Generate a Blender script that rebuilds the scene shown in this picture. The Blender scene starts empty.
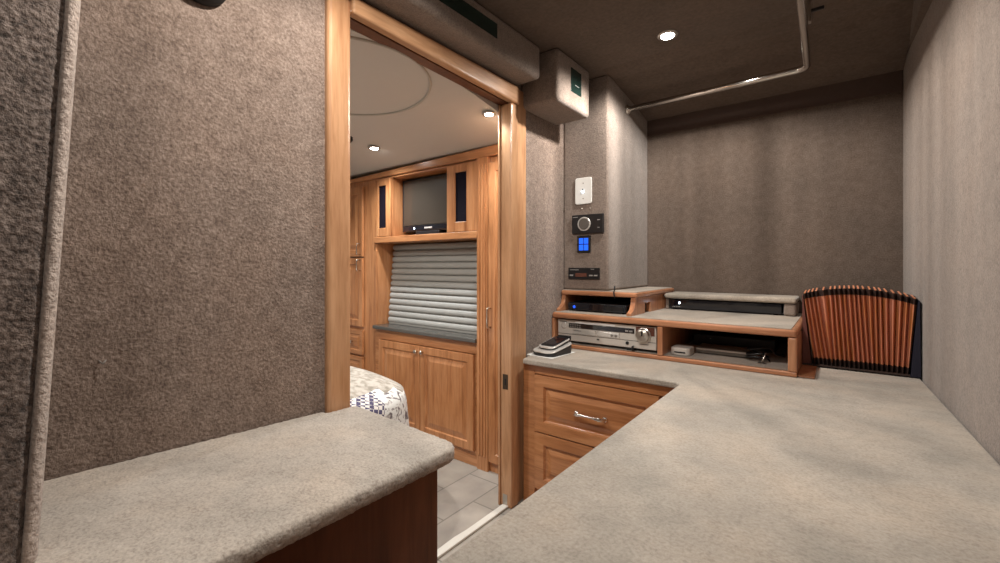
import bpy, bmesh, math, random
from mathutils import Vector, Matrix
from mathutils import noise as mnoise
random.seed(7)
S = bpy.context.scene
COL = S.collection
PI = math.pi

# ------------------------------------------------------------------ materials
def mat(name):
    m = bpy.data.materials.new(name); m.use_nodes = True
    nt = m.node_tree; b = nt.nodes['Principled BSDF']
    return m, nt, b
def N(nt, t, **k):
    n = nt.nodes.new(t)
    for a, v in k.items():
        if a in n.inputs.keys(): n.inputs[a].default_value = v
        else: setattr(n, a, v)
    return n
def c4(c): return (c[0], c[1], c[2], 1)
def ramp(nt, stops):
    r = nt.nodes.new('ShaderNodeValToRGB'); e = r.color_ramp.elements
    while len(e) < len(stops): e.new(.5)
    for i, (p, c) in enumerate(stops): e[i].position = p; e[i].color = c4(c)
    return r
def plain(name, c, rough=.5, metal=0, coat=0, spec=.5):
    m, nt, b = mat(name)
    b.inputs['Base Color'].default_value = c4(c); b.inputs['Roughness'].default_value = rough
    b.inputs['Metallic'].default_value = metal; b.inputs['Coat Weight'].default_value = coat
    b.inputs['Specular IOR Level'].default_value = spec
    tc = N(nt, 'ShaderNodeTexCoord'); no = N(nt, 'ShaderNodeTexNoise', Scale=60.0, Detail=3.0)
    nt.links.new(tc.outputs['Object'], no.inputs['Vector'])
    mr = N(nt, 'ShaderNodeMapRange'); mr.inputs['To Min'].default_value = rough*.85; mr.inputs['To Max'].default_value = min(1, rough*1.15)
    nt.links.new(no.outputs['Fac'], mr.inputs['Value']); nt.links.new(mr.outputs['Result'], b.inputs['Roughness'])
    return m
def carpet(name, dark, mid, light, scale, bump, blot=.12, dist=.006):
    m, nt, b = mat(name); L = nt.links.new
    tc = N(nt, 'ShaderNodeTexCoord')
    n1 = N(nt, 'ShaderNodeTexNoise', Scale=scale, Detail=4.0, Roughness=.65)
    n2 = N(nt, 'ShaderNodeTexNoise', Scale=4.5, Detail=4.0)
    n3 = N(nt, 'ShaderNodeTexVoronoi', Scale=scale*.8)
    n4 = N(nt, 'ShaderNodeTexNoise', Scale=scale*.22, Detail=2.0)
    for n in (n1, n2, n3, n4): L(tc.outputs['Object'], n.inputs['Vector'])
    ad = N(nt, 'ShaderNodeMath', operation='ADD'); ml = N(nt, 'ShaderNodeMath', operation='MULTIPLY'); ml.inputs[1].default_value = .35
    sb = N(nt, 'ShaderNodeMath', operation='SUBTRACT'); sb.inputs[1].default_value = .5
    L(n4.outputs['Fac'], sb.inputs[0]); L(sb.outputs[0], ml.inputs[0]); L(n1.outputs['Fac'], ad.inputs[0]); L(ml.outputs[0], ad.inputs[1])
    r = ramp(nt, [(.3, dark), (.5, mid), (.72, light)]); L(ad.outputs[0], r.inputs['Fac'])
    mx = N(nt, 'ShaderNodeMix', data_type='RGBA', blend_type='MULTIPLY'); mx.inputs[0].default_value = 1
    r2 = ramp(nt, [(.32, (1-blot, 1-blot*.95, 1-blot*.92)), (.5, (1-blot*.4, 1-blot*.42, 1-blot*.42)), (.68, (1, 1-blot*.15, 1-blot*.28))]); L(n2.outputs['Fac'], r2.inputs['Fac'])
    L(r.outputs['Color'], mx.inputs[6]); L(r2.outputs['Color'], mx.inputs[7]); L(mx.outputs[2], b.inputs['Base Color'])
    b.inputs['Roughness'].default_value = .95; b.inputs['Specular IOR Level'].default_value = .1
    b.inputs['Sheen Weight'].default_value = .25; b.inputs['Sheen Roughness'].default_value = .5
    bp = N(nt, 'ShaderNodeBump', Strength=bump, Distance=dist)
    hs = N(nt, 'ShaderNodeMath', operation='SUBTRACT'); L(n1.outputs['Fac'], hs.inputs[0])
    h2 = N(nt, 'ShaderNodeMath', operation='MULTIPLY'); h2.inputs[1].default_value = .35
    L(n3.outputs['Distance'], h2.inputs[0]); L(h2.outputs[0], hs.inputs[1])
    L(hs.outputs[0], bp.inputs['Height']); L(bp.outputs['Normal'], b.inputs['Normal'])
    return m
def wood(name, a, c, d, axis='z', rough=.32, coat=.25):
    m, nt, b = mat(name); L = nt.links.new
    tc = N(nt, 'ShaderNodeTexCoord'); mp = N(nt, 'ShaderNodeMapping')
    sc = {'z': (14, 14, 1.3), 'x': (1.3, 14, 14), 'y': (14, 1.3, 14)}[axis]
    mp.inputs['Scale'].default_value = sc; L(tc.outputs['Object'], mp.inputs['Vector'])
    n1 = N(nt, 'ShaderNodeTexNoise', Scale=1.6, Detail=6.0, Roughness=.62, Distortion=.7); L(mp.outputs[0], n1.inputs['Vector'])
    n2 = N(nt, 'ShaderNodeTexNoise', Scale=9.0, Detail=3.0); L(mp.outputs[0], n2.inputs['Vector'])
    n3 = N(nt, 'ShaderNodeTexNoise', Scale=3.0, Detail=2.0); L(tc.outputs['Object'], n3.inputs['Vector'])
    r = ramp(nt, [(.28, a), (.5, c), (.75, d)]); L(n1.outputs['Fac'], r.inputs['Fac'])
    r2 = ramp(nt, [(.35, (.8, .76, .7)), (.55, (1, 1, 1))]); L(n2.outputs['Fac'], r2.inputs['Fac'])
    r3 = ramp(nt, [(.35, (.82, .78, .74)), (.65, (1.0, 1.0, 1.0))]); L(n3.outputs['Fac'], r3.inputs['Fac'])
    m1 = N(nt, 'ShaderNodeMix', data_type='RGBA', blend_type='MULTIPLY'); m1.inputs[0].default_value = .6
    m2 = N(nt, 'ShaderNodeMix', data_type='RGBA', blend_type='MULTIPLY'); m2.inputs[0].default_value = .8
    L(r.outputs['Color'], m1.inputs[6]); L(r2.outputs['Color'], m1.inputs[7])
    L(m1.outputs[2], m2.inputs[6]); L(r3.outputs['Color'], m2.inputs[7]); L(m2.outputs[2], b.inputs['Base Color'])
    b.inputs['Roughness'].default_value = rough; b.inputs['Coat Weight'].default_value = coat; b.inputs['Coat Roughness'].default_value = .15
    bp = N(nt, 'ShaderNodeBump', Strength=.12, Distance=.002); L(n1.outputs['Fac'], bp.inputs['Height']); L(bp.outputs['Normal'], b.inputs['Normal'])
    return m
def emit(name, c, s, base=(0, 0, 0)):
    m, nt, b = mat(name)
    b.inputs['Base Color'].default_value = c4(base); b.inputs['Emission Color'].default_value = c4(c); b.inputs['Emission Strength'].default_value = s
    return m

CW = carpet('wall_carpet', (.138, .098, .079), (.232, .172, .140), (.345, .268, .225), 140, .65, dist=.008)
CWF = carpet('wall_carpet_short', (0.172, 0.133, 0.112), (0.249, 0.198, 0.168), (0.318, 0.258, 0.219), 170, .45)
CWB = carpet('shaded_back_wall_carpet', (0.090, 0.066, 0.053), (0.129, 0.097, 0.078), (0.168, 0.130, 0.108), 170, .45)  # wall carpet darkened in colour for the dimmer light on the back wall
CC = carpet('column_carpet', (.05, .038, .033), (.17, .13, .112), (.33, .265, .23), 130, .9, dist=.010)
CT = carpet('lit_counter_carpet', (.335, .293, .248), (.435, .385, .328), (.51, .455, .395), 150, .3, blot=.30)  # wall carpet with its fuller lighting put into a paler colour
CB = carpet('bench_carpet', (0.371, 0.318, 0.276), (0.541, 0.482, 0.419), (0.647, 0.583, 0.514), 170, .4, blot=.24)
CEIL = carpet('ceiling_suede', (.095, .067, .050), (.118, .084, .063), (.145, .105, .080), 60, .15)
WA, WB_, WC = (.30, .115, .042), (.52, .23, .095), (.65, .33, .155)
WZ = wood('maple_upright', WA, WB_, WC, 'z')
WX = wood('maple_across', WA, WB_, WC, 'x')
WY = wood('maple_deep', WA, WB_, WC, 'y')
TRIMW = wood('casing_wood', (.40, .20, .10), (.56, .31, .165), (.66, .40, .235), 'z')
TRIMY = wood('casing_wood_across', (.40, .20, .10), (.56, .31, .165), (.66, .40, .235), 'y')
WD = wood('bench_wood', (.07, .020, .010), (.13, .042, .020), (.19, .065, .030), 'z', rough=.4)
SHZ = wood('shelf_wood', (.36, .14, .07), (.52, .235, .12), (.62, .32, .18), 'z')
SHX = wood('shelf_wood_across', (.36, .14, .07), (.52, .235, .12), (.62, .32, .18), 'x')
CHROME = plain('chrome', (.75, .73, .70), .12, 1)
STEEL = plain('brushed_steel', (.55, .52, .48), .3, 1)
BLACK = plain('black_plastic', (.012, .012, .014), .35)
BLACKM = plain('black_matt', (.010, .009, .010), .7)
GLOSS = plain('black_gloss', (.006, .007, .012), .08, coat=.5)
SILV = plain('silver_plastic', (.66, .63, .59), .36, .25)
SILVL = plain('pale_silver', (.72, .70, .67), .25, .4)
GREYP = plain('grey_plastic', (.22, .20, .18), .5)
WHITE = plain('white_plastic', (.78, .78, .76), .35)
PAPER = plain('paper', (.82, .82, .80), .7)
GREEN = plain('tinted_green', (.012, .028, .024), .18)
DRED = plain('smoked_red', (.13, .05, .035), .25)
STONE = plain('grey_stone', (.085, .08, .072), .25, coat=.3)
SPK = plain('speaker_cloth', (.006, .004, .009), .9, spec=.15)
OFFW = plain('off_white_strip', (.66, .63, .57), .6)
BCEIL = plain('bedroom_vinyl', (.60, .56, .51), .6)
RING = plain('ceiling_ring', (.50, .46, .40), .45)
BRONZE = plain('bronze_plate', (.10, .075, .055), .4, .8)
BLUE = emit('blue_button', (.012, .13, 1.0), .42, (.0, .01, .08))
BLUED = emit('blue_light', (.02, .12, 1.0), .4)
WLED = emit('white_light', (.7, .85, 1.0), 4.0)
LENS = emit('lamp_lens', (1, .97, .92), 18.0)
NAVY = plain('navy_board', (.004, .004, .018), .6)
MARK = plain('pale_print', (.35, .34, .33), .5)
DMARK = plain('dark_print', (.06, .055, .05), .5)

def mk_shade():
    m, nt, b = mat('pleated_shade')
    b.inputs['Base Color'].default_value = (.34, .335, .315, 1); b.inputs['Roughness'].default_value = .55
    tc = N(nt, 'ShaderNodeTexCoord'); n = N(nt, 'ShaderNodeTexNoise', Scale=250.0)
    nt.links.new(tc.outputs['Object'], n.inputs['Vector']); bp = N(nt, 'ShaderNodeBump', Strength=.15, Distance=.001)
    nt.links.new(n.outputs['Fac'], bp.inputs['Height']); nt.links.new(bp.outputs['Normal'], b.inputs['Normal'])
    return m
SHADE = mk_shade()
def mk_tile():
    m, nt, b = mat('floor_tile'); L = nt.links.new
    tc = N(nt, 'ShaderNodeTexCoord'); mp = N(nt, 'ShaderNodeMapping'); mp.inputs['Rotation'].default_value = (0, 0, PI/2); L(tc.outputs['Object'], mp.inputs['Vector'])
    br = N(nt, 'ShaderNodeTexBrick', Scale=1.0)
    br.inputs['Brick Width'].default_value = .40; br.inputs['Row Height'].default_value = .20; br.inputs['Mortar Size'].default_value = .004
    br.inputs['Color1'].default_value = (.34, .305, .265, 1); br.inputs['Color2'].default_value = (.38, .34, .30, 1); br.inputs['Mortar'].default_value = (.22, .20, .175, 1)
    L(mp.outputs[0], br.inputs['Vector'])
    n = N(nt, 'ShaderNodeTexNoise', Scale=7.0, Detail=6.0); L(tc.outputs['Object'], n.inputs['Vector'])
    r = ramp(nt, [(.3, (.78, .78, .78)), (.7, (1.1, 1.09, 1.06))]); L(n.outputs['Fac'], r.inputs['Fac'])
    mx = N(nt, 'ShaderNodeMix', data_type='RGBA', blend_type='MULTIPLY'); mx.inputs[0].default_value = 1
    L(br.outputs['Color'], mx.inputs[6]); L(r.outputs['Color'], mx.inputs[7]); L(mx.outputs[2], b.inputs['Base Color'])
    b.inputs['Roughness'].default_value = .55
    return m
TILE = mk_tile()
def mk_bed(kind):
    m, nt, b = mat('bedspread_' + kind); L = nt.links.new
    tc = N(nt, 'ShaderNodeTexCoord'); b.inputs['Roughness'].default_value = .9
    bp = N(nt, 'ShaderNodeBump', Strength=.5, Distance=.004)
    if kind == 'cream':
        n = N(nt, 'ShaderNodeTexNoise', Scale=35.0, Detail=5.0); r = ramp(nt, [(.35, (.24, .21, .17)), (.6, (.46, .42, .37))])
        L(tc.outputs['Object'], n.inputs['Vector']); L(n.outputs['Fac'], r.inputs['Fac']); L(r.outputs['Color'], b.inputs['Base Color']); L(n.outputs['Fac'], bp.inputs['Height'])
    elif kind == 'floral':
        n = N(nt, 'ShaderNodeTexNoise', Scale=28.0, Detail=4.0, Distortion=1.5); r = ramp(nt, [(.36, (.14, .12, .13)), (.42, (.45, .42, .4)), (.47, (.72, .72, .70))])
        L(tc.outputs['Object'], n.inputs['Vector']); L(n.outputs['Fac'], r.inputs['Fac']); L(r.outputs['Color'], b.inputs['Base Color']); L(n.outputs['Fac'], bp.inputs['Height'])
    else:
        n = N(nt, 'ShaderNodeTexChecker', Scale=60.0); n.inputs['Color1'].default_value = (.68, .64, .60, 1); n.inputs['Color2'].default_value = (.07, .06, .12, 1)
        mp = N(nt, 'ShaderNodeMapping'); mp.inputs['Rotation'].default_value = (.3, .3, .6)
        L(tc.outputs['Object'], mp.inputs['Vector']); L(mp.outputs[0], n.inputs['Vector']); L(n.outputs['Color'], b.inputs['Base Color'])
    L(bp.outputs['Normal'], b.inputs['Normal'])
    return m
def mk_pleat():
    m, nt, b = mat('pleated_russet'); L = nt.links.new
    tc = N(nt, 'ShaderNodeTexCoord'); mp = N(nt, 'ShaderNodeMapping'); mp.inputs['Scale'].default_value = (60, 60, 6); L(tc.outputs['Object'], mp.inputs['Vector'])
    n = N(nt, 'ShaderNodeTexNoise', Scale=1.0, Detail=4.0); L(mp.outputs[0], n.inputs['Vector'])
    r = ramp(nt, [(.3, (.50, .19, .05)), (.5, (.56, .215, .11)), (.7, (.60, .26, .18))]); L(n.outputs['Fac'], r.inputs['Fac'])
    L(r.outputs['Color'], b.inputs['Base Color']); b.inputs['Roughness'].default_value = .5
    return m
PLEAT = mk_pleat(); DBROWN = plain('dark_brown_band', (.035, .018, .014), .6)

# ------------------------------------------------------------------ builders
def empty(name, loc=(0, 0, 0), rz=0):
    o = bpy.data.objects.new(name, None); COL.objects.link(o); o.location = loc; o.rotation_euler = (0, 0, rz); o.empty_display_size = .05
    return o
def tag(o, label=None, cat=None, group=None, kind=None):
    if label: o['label'] = label
    if cat: o['category'] = cat
    if group: o['group'] = group
    if kind: o['kind'] = kind
    return o
class MB:
    """collects shapes in world coordinates, links them as one mesh"""
    def __init__(s, local=False): s.bm = bmesh.new(); s.local = local
    def box(s, x0, x1, y0, y1, z0, z1):
        vs = [s.bm.verts.new(p) for p in ((x0,y0,z0),(x1,y0,z0),(x1,y1,z0),(x0,y1,z0),(x0,y0,z1),(x1,y0,z1),(x1,y1,z1),(x0,y1,z1))]
        for f in ((0,3,2,1),(4,5,6,7),(0,1,5,4),(1,2,6,5),(2,3,7,6),(3,0,4,7)): s.bm.faces.new([vs[i] for i in f])
        return s
    def prism(s, pts, lo, hi, axis='z'):
        """polygon pts swept along axis from lo to hi. pts in the two other axes in xyz order"""
        def P(a, b, c): return {'z': (a, b, c), 'y': (a, c, b), 'x': (c, a, b)}[axis]
        A = [s.bm.verts.new(P(a, b, lo)) for a, b in pts]; B = [s.bm.verts.new(P(a, b, hi)) for a, b in pts]
        n = len(pts); s.bm.faces.new(A[::-1]); s.bm.faces.new(B)
        for i in range(n): s.bm.faces.new((A[i], A[(i+1) % n], B[(i+1) % n], B[i]))
        return s
    def tube(s, pts, r, n=12, cap=True):
        pts = [Vector(p) for p in pts]; rings = []
        for i, p in enumerate(pts):
            t = (pts[min(i+1, len(pts)-1)] - pts[max(i-1, 0)]).normalized()
            u = t.cross(Vector((0, 0, 1)));
            if u.length < .1: u = t.cross(Vector((0, 1, 0)))
            u.normalize(); w = t.cross(u)
            if rings and u.dot(pu) < 0: u = -u; w = -w
            pu = u
            rr = r[i] if isinstance(r, (list, tuple)) else r
            rings.append([s.bm.verts.new(p + u*math.cos(2*PI*k/n)*rr + w*math.sin(2*PI*k/n)*rr) for k in range(n)])
        for a, b in zip(rings, rings[1:]):
            for k in range(n): s.bm.faces.new((a[k], a[(k+1) % n], b[(k+1) % n], b[k]))
        if cap: s.bm.faces.new(rings[0][::-1]); s.bm.faces.new(rings[-1])
        return s
    def lathe(s, c, prof, axis='z', n=28):
        """prof (radius, height along axis) from centre c"""
        c = Vector(c); rings = []
        for r, h in prof:
            ring = []
            for k in range(n):
                a = 2*PI*k/n; x, y = r*math.cos(a), r*math.sin(a)
                v = {'z': (x, y, h), 'y': (x, h, y), 'x': (h, x, y)}[axis]
                ring.append(s.bm.verts.new(c + Vector(v)))
            rings.append(ring)
        for a, b in zip(rings, rings[1:]):
            for k in range(n): s.bm.faces.new((a[k], a[(k+1) % n], b[(k+1) % n], b[k]))
        s.bm.faces.new(rings[0][::-1]); s.bm.faces.new(rings[-1])
        return s
    def panel(s, x0, x1, z0, z1, y, rings, back=.02):
        """a board facing -y whose face steps through rings (inset, depth)"""
        prev = None; allr = [(0, back), (0, 0)] + rings
        for ins, d in allr:
            v = [s.bm.verts.new(p) for p in ((x0+ins, y+d, z0+ins), (x1-ins, y+d, z0+ins), (x1-ins, y+d, z1-ins), (x0+ins, y+d, z1-ins))]
            if prev:
                for k in range(4): s.bm.faces.new((prev[k], prev[(k+1) % 4], v[(k+1) % 4], v[k]))
            else: s.bm.faces.new(v[::-1])
            prev = v
        s.bm.faces.new(prev)
        return s
    def build(s, name, m, parent=None, bevel=0, seg=2, smooth=False):
        bmesh.ops.recalc_face_normals(s.bm, faces=s.bm.faces)
        me = bpy.data.meshes.new(name); s.bm.to_mesh(me); s.bm.free()
        if isinstance(m, (list, tuple)):
            for q in m: me.materials.append(q)
        else: me.materials.append(m)
        o = bpy.data.objects.new(name, me); COL.objects.link(o)
        if parent:
            o.parent = parent
            if not s.local:
                off = Vector((0, 0, 0)); p = parent
                while p: off += p.location; p = p.parent
                me.transform(Matrix.Translation(-off))
        if smooth:
            for p in me.polygons: p.use_smooth = True
        if bevel:
            b = o.modifiers.new('bevel', 'BEVEL'); b.width = bevel; b.segments = seg; b.limit_method = 'ANGLE'; b.angle_limit = .6
            b.harden_normals = False
        return o
def struct(name, mb, m, parent=None, **k):
    o = mb.build(name, m, parent, **k)
    if not parent: o['kind'] = 'structure'
    return o
def roundrect(cx, cy, w, h, r, n=6):
    pts = []
    for sx, sy, a0 in ((1, 1, 0), (-1, 1, PI/2), (-1, -1, PI), (1, -1, 1.5*PI)):
        for k in range(n+1):
            a = a0 + PI/2*k/n; pts.append((cx + sx*(w/2-r) + r*math.cos(a), cy + sy*(h/2-r) + r*math.sin(a)))
    return pts
def fuzzy(o, voxel, strength, size):
    rm = o.modifiers.new('remesh', 'REMESH'); rm.mode = 'VOXEL'; rm.voxel_size = voxel; rm.use_smooth_shade = True
    tx = bpy.data.textures.new(o.name + '_pile', 'CLOUDS'); tx.noise_scale = size; tx.noise_depth = 2
    d = o.modifiers.new('pile', 'DISPLACE'); d.texture = tx; d.strength = strength; d.mid_level = .5

# main dimensions
XW, XR, YB, H = -1.24, .28, 2.80, 2.15
HZ = .70
RAISED = [(.045, 0), (.050, .007), (.058, .007), (.085, .001)]

# ------------------------------------------------------------------ room shell
struct('floor', MB().box(-3.7, .45, -1.2, 3.0, -.06, 0), TILE)
# left wall, three pieces of one wall round the doorway
m = MB(); m.prism([(-1.29, .735), (-1.24, .735), (-1.30, .10), (-1.42, -1.15), (-1.47, -1.15), (-1.35, .10)], 0, H); m.box(XW-.05, XW, .735, 1.80, 1.95, H); m.box(XW-.05, XW, 1.80, 2.95, 0, H)
struct('wall_left', m, CW)
m = MB(); m.prism([(.30, -1.15), (.288, 1.4), (.251, 2.35), (.235, 2.80), (.235, 2.95), (.40, 2.95), (.40, -1.15)], 0, 2.3)
struct('wall_right', m, CWF)
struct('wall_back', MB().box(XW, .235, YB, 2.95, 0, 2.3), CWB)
struct('wall_rear', MB().box(-1.50, .30, -1.25, -1.15, 0, H), CWF)
struct('ceiling', MB().box(-1.50, .42, -1.15, 2.95, H, H+.06), CEIL)
# sloped strip where the ceiling meets the back wall
struct('trim_back_cove', MB().prism([(2.12, 2.1495), (2.25, 2.140), (2.45, 2.112), (2.65, 2.080), (2.798, 2.052), (2.798, 2.1495)], -.970, .235, 'x'), CEIL)
struct('trim_back_band', MB().box(-.970, .234, 2.786, 2.799, 1.958, 2.055), plain('dark_band', (.075, .048, .038), .9), bevel=.003)  # darker strip along the top of the back wall
# rounded carpet strip along right wall under ceiling
m = MB(); m.prism([(.31, 2.06), (.262, 2.07), (.235, 2.095), (.215, 2.15), (.31, 2.15)], -1.15, YB, 'y')
struct('trim_right_cove', m, CEIL, bevel=.006)
# pillar in the back left corner, stands on the raised shelf
struct('wall_pillar', MB().box(XW, -.971, 2.19, YB, 1.004, H), CWF, bevel=.012, seg=4)
# near left carpeted partition end standing on the bench
m = MB(); bmv = m.bm
lo = [(-1.24, -.30), (-.945, -.30), (-.945, .088), (-1.24, .088)]
def ycol(z): return .106 + (z-.70)/.83*.046
sec = []
for z in (HZ+.002, 1.0, 1.3, 1.6, 1.9, H):
    e = ycol(z); sec.append([bmv.verts.new(p) for p in ((-1.24, -.30, z), (-.94, -.30, z), (-.94, e-.036, z), (-.950, e-.022, z), (-.972, e-.014, z), (-1.24, e-.014, z))])
for a, b in zip(sec, sec[1:]):
    for k in range(6): bmv.faces.new((a[k], a[(k+1) % 6], b[(k+1) % 6], b[k]))
bmv.faces.new(sec[0][::-1]); bmv.faces.new(sec[-1])
o = struct('wall_partition', m, CC); fuzzy(o, .006, .005, .010)
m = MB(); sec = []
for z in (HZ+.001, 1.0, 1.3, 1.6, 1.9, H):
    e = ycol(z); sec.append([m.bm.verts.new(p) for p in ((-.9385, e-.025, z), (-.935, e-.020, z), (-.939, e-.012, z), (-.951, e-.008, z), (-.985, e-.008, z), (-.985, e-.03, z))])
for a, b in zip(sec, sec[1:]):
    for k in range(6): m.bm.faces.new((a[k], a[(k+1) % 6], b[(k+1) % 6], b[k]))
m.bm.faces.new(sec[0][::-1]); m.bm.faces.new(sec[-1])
struct('trim_partition_highlight', m, carpet('highlight_carpet', (.30, .235, .20), (.50, .41, .36), (.64, .54, .48), 150, .8, dist=.01), bevel=.004, seg=3)  # lit rim of the partition, painted as a strip of paler carpet

# bedroom shell
struct('wall_bedroom_window', MB().box(-3.7, XW-.05, 2.12, 2.22, 0, 2.1), BCEIL)
struct('wall_bedroom_far', MB().box(-3.7, -3.6, -1.15, 2.12, 0, 2.1), BCEIL)
struct('wall_bedroom_rear', MB().box(-3.7, XW-.05, -1.25, -1.15, 0, 2.1), BCEIL)
prof = []
for k in range(13):
    y = 1.15 + .99*k/12; prof.append((y, 1.925 - .125*((y-1.15)/.74)**2 if y < 1.9 else 1.799))
struct('ceiling_bedroom', MB().prism([(-1.15, 1.925)] + prof + [(2.14, 2.1), (-1.15, 2.1)], -3.7, XW-.05, 'x'), BCEIL)

# ------------------------------------------------------------------ doorway casing (wood)
def casing(name, mb, m, bev=.008): return struct(name, mb, m, bevel=bev, seg=4)
casing('trim_door_near', MB().box(-1.285, -1.220, .733, .813, 0, 1.985), TRIMW, .012)
casing('trim_door_head', MB().prism([(.807, 1.930), (1.712, 1.901), (1.712, 1.985), (.807, 1.985)], -1.240, -1.203, 'x'), TRIMY, .009)
struct('trim_shaded_track', MB().prism([(.807, 1.928), (1.712, 1.900), (1.712, 1.985), (.807, 1.985)], -1.290, -1.241, 'x'), WD, bevel=.002)  # track in dark wood, carrying the shade under the door head in its colour
casing('trim_door_far', MB().box(-1.275, -1.212, 1.655, 1.712, 0, 1.90), TRIMW, .007)
casing('trim_door_post', MB().box(-1.29, -1.222, 1.714, 1.792, 0, 1.985), TRIMW, .004)
o = struct('trim_door_stop', MB().box(-1.287, -1.277, 1.650, 1.712, 0, 1.90), TRIMW, bevel=.003)
far = bpy.data.objects['trim_door_far']
m = MB(); m.box(-1.262, -1.232, 1.6535, 1.6555, .555, .625); p_ = m.build('strike_plate', BRONZE, far)
m = MB(); m.box(-1.250, -1.243, 1.6525, 1.6540, .575, .605); m.build('latch_hole', BLACKM, p_)
m = MB(); m.box(-1.262, -1.236, 1.6535, 1.6555, .015, .06); m.build('floor_guide', STEEL, far)
m = MB(); m.prism([(-1.23, .80), (-1.23, 1.70), (-1.262, 1.70), (-1.262, 1.40), (-1.268, 1.33), (-1.262, 1.1), (-1.262, .80)], 0.001, .012)
struct('trim_threshold', m, OFFW, bevel=.003)

# ------------------------------------------------------------------ overhead carpeted boxes
def overhead(name, label, cat, x1, y0, y1, z0, gx, gy0, gy1, gz0, gz1):
    e = empty(name, (XW, (y0+y1)/2, z0)); tag(e, label, cat)
    # window opening modelled as a recess: the carpet skin is built round it
    m = MB(); m.box(XW, x1, y0, y1, z0, H)
    m.build('housing', CWF, e, bevel=.020, seg=5)
    g = MB().box(x1-.004, x1+.0012, gy0, gy1, gz0, gz1).build('tinted_panel', GREEN, e, bevel=.0005)
    return e
overhead('overhead_soffit', 'long carpet wrapped soffit over the doorway with a dark green strip panel', 'soffit', -1.094, -.6, 1.726, 1.996, None, .75, 1.397, 2.052, 2.111)
sb = overhead('speaker_box', 'carpet wrapped ceiling corner box with small dark green window, beside wall pillar', 'speaker box', -1.03, 1.767, 2.100, 1.902, None, 1.893, 2.0, 1.982, 2.098)
m = MB(); m.box(-1.0288, -1.0280, 1.935, 1.975, 2.02, 2.024); m.build('pale_mark', MARK, sb)

# ------------------------------------------------------------------ recessed lamps
def beam(l, amt):
    """uneven beam of a faceted reflector lamp: brightness varies round the lamp's axis"""
    l.use_nodes = True; nt = l.node_tree; L = nt.links.new; em = nt.nodes['Emission']
    tc = N(nt, 'ShaderNodeTexCoord'); mul = N(nt, 'ShaderNodeVectorMath', operation='MULTIPLY'); mul.inputs[1].default_value = (1, 1, 0)
    nr = N(nt, 'ShaderNodeVectorMath', operation='NORMALIZE'); n = N(nt, 'ShaderNodeTexNoise', Scale=2.6, Detail=3.0, Roughness=.7)
    L(tc.outputs['Normal'], mul.inputs[0]); L(mul.outputs[0], nr.inputs[0]); L(nr.outputs[0], n.inputs['Vector'])
    mr = N(nt, 'ShaderNodeMapRange'); mr.inputs['From Min'].default_value = .35; mr.inputs['From Max'].default_value = .65
    mr.inputs['To Min'].default_value = 1-amt; mr.inputs['To Max'].default_value = 1+amt
    L(n.outputs['Fac'], mr.inputs['Value']); L(mr.outputs['Result'], em.inputs['Strength'])
def downlight(x, y, z, label, group, rad=.034, power=20, col=(1, .945, .865), angle=168, blend=.35, streak=0):
    e = empty('recessed_lamp', (x, y, z)); tag(e, label, 'ceiling light', group)
    MB().lathe((x, y, z), [(rad*.82, -.0015), (rad*.9, -.006), (rad*1.2, -.006), (rad*1.3, -.0005), (rad*1.3, .001)]).build('bezel', STEEL, e, smooth=True)
    MB().lathe((x, y, z), [(rad*.80, -.0015), (rad*.80, -.0065), (rad*.5, -.0085), (rad*.1, -.009)]).build('lens', LENS, e, smooth=True)
    l = bpy.data.lights.new('lamp_light', 'SPOT'); l.energy = power; l.color = col; l.shadow_soft_size = rad*.8
    l.spot_size = math.radians(angle); l.spot_blend = blend
    if streak: beam(l, streak)
    lo_ = bpy.data.objects.new('lamp_light', l); COL.objects.link(lo_); lo_.parent = e; lo_.location = (0, 0, -.035)
    return e
G1, G2 = 'recessed lamps in the carpeted ceiling', 'recessed lamps in the bedroom ceiling'
downlight(-.60, 1.98, H, 'round glowing recessed lamp in the dark carpeted ceiling above the desk', None, power=17, streak=.45)
downlight(-.60, .62, H, 'recessed lamp in the carpeted ceiling above the bench, nearest the partition', G1, power=16, streak=.2)
downlight(-.15, -.35, H, 'added unseen fill lamp in the carpeted ceiling behind the photographer', G1, power=3)  # unseen lamp added behind the camera as weak fill
def bz(y): return 1.925 - .125*((y-1.15)/.74)**2 if y > 1.15 else 1.925
downlight(-1.334, 1.64, bz(1.64)-.003, 'small recessed lamp in the bedroom ceiling right beside the doorway post', G2, .026, 8, (.93, .98, 1), 150, 1)
downlight(-2.265, 1.667, bz(1.667)-.003, 'small recessed lamp in the bedroom ceiling in front of the television cabinet', G2, .030, 14, (.93, .98, 1), 145, 1)
downlight(-1.75, .75, 1.925, 'small recessed lamp in the bedroom ceiling over the bed', G2, .030, 18, (1, .96, .90), 150, 1)
downlight(-2.8, .5, 1.925, 'small recessed lamp in the bedroom ceiling far over the bed', G2, .030, 18, (1, .96, .90), 150, 1)

# ring on bedroom ceiling
pts = [(-1.70+.42*math.cos(a), 1.06+.37*math.sin(a), bz(1.06+.37*math.sin(a))-.003) for a in [2*PI*k/64 for k in range(65)]]
o = MB().tube(pts, .006, 8, cap=False).build('ceiling_ring', RING, smooth=True)
tag(o, 'large thin raised ring moulding on the bedroom ceiling', 'ceiling ring')
e = empty('ceiling_speaker', (-2.34, 1.49, bz(1.49))); tag(e, 'small black round dome on the bedroom ceiling partly behind door casing', 'ceiling dome')
MB().lathe((-2.34, 1.49, bz(1.49)-.002), [(.065, 0), (.065, -.012), (.05, -.03), (.02, -.04)]).build('dome', BLACK, e, smooth=True)
MB().lathe((-2.34, 1.49, bz(1.49)-.001), [(.075, 0), (.072, -.006), (.066, -.006)]).build('rim', BLACKM, e, smooth=True)

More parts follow.
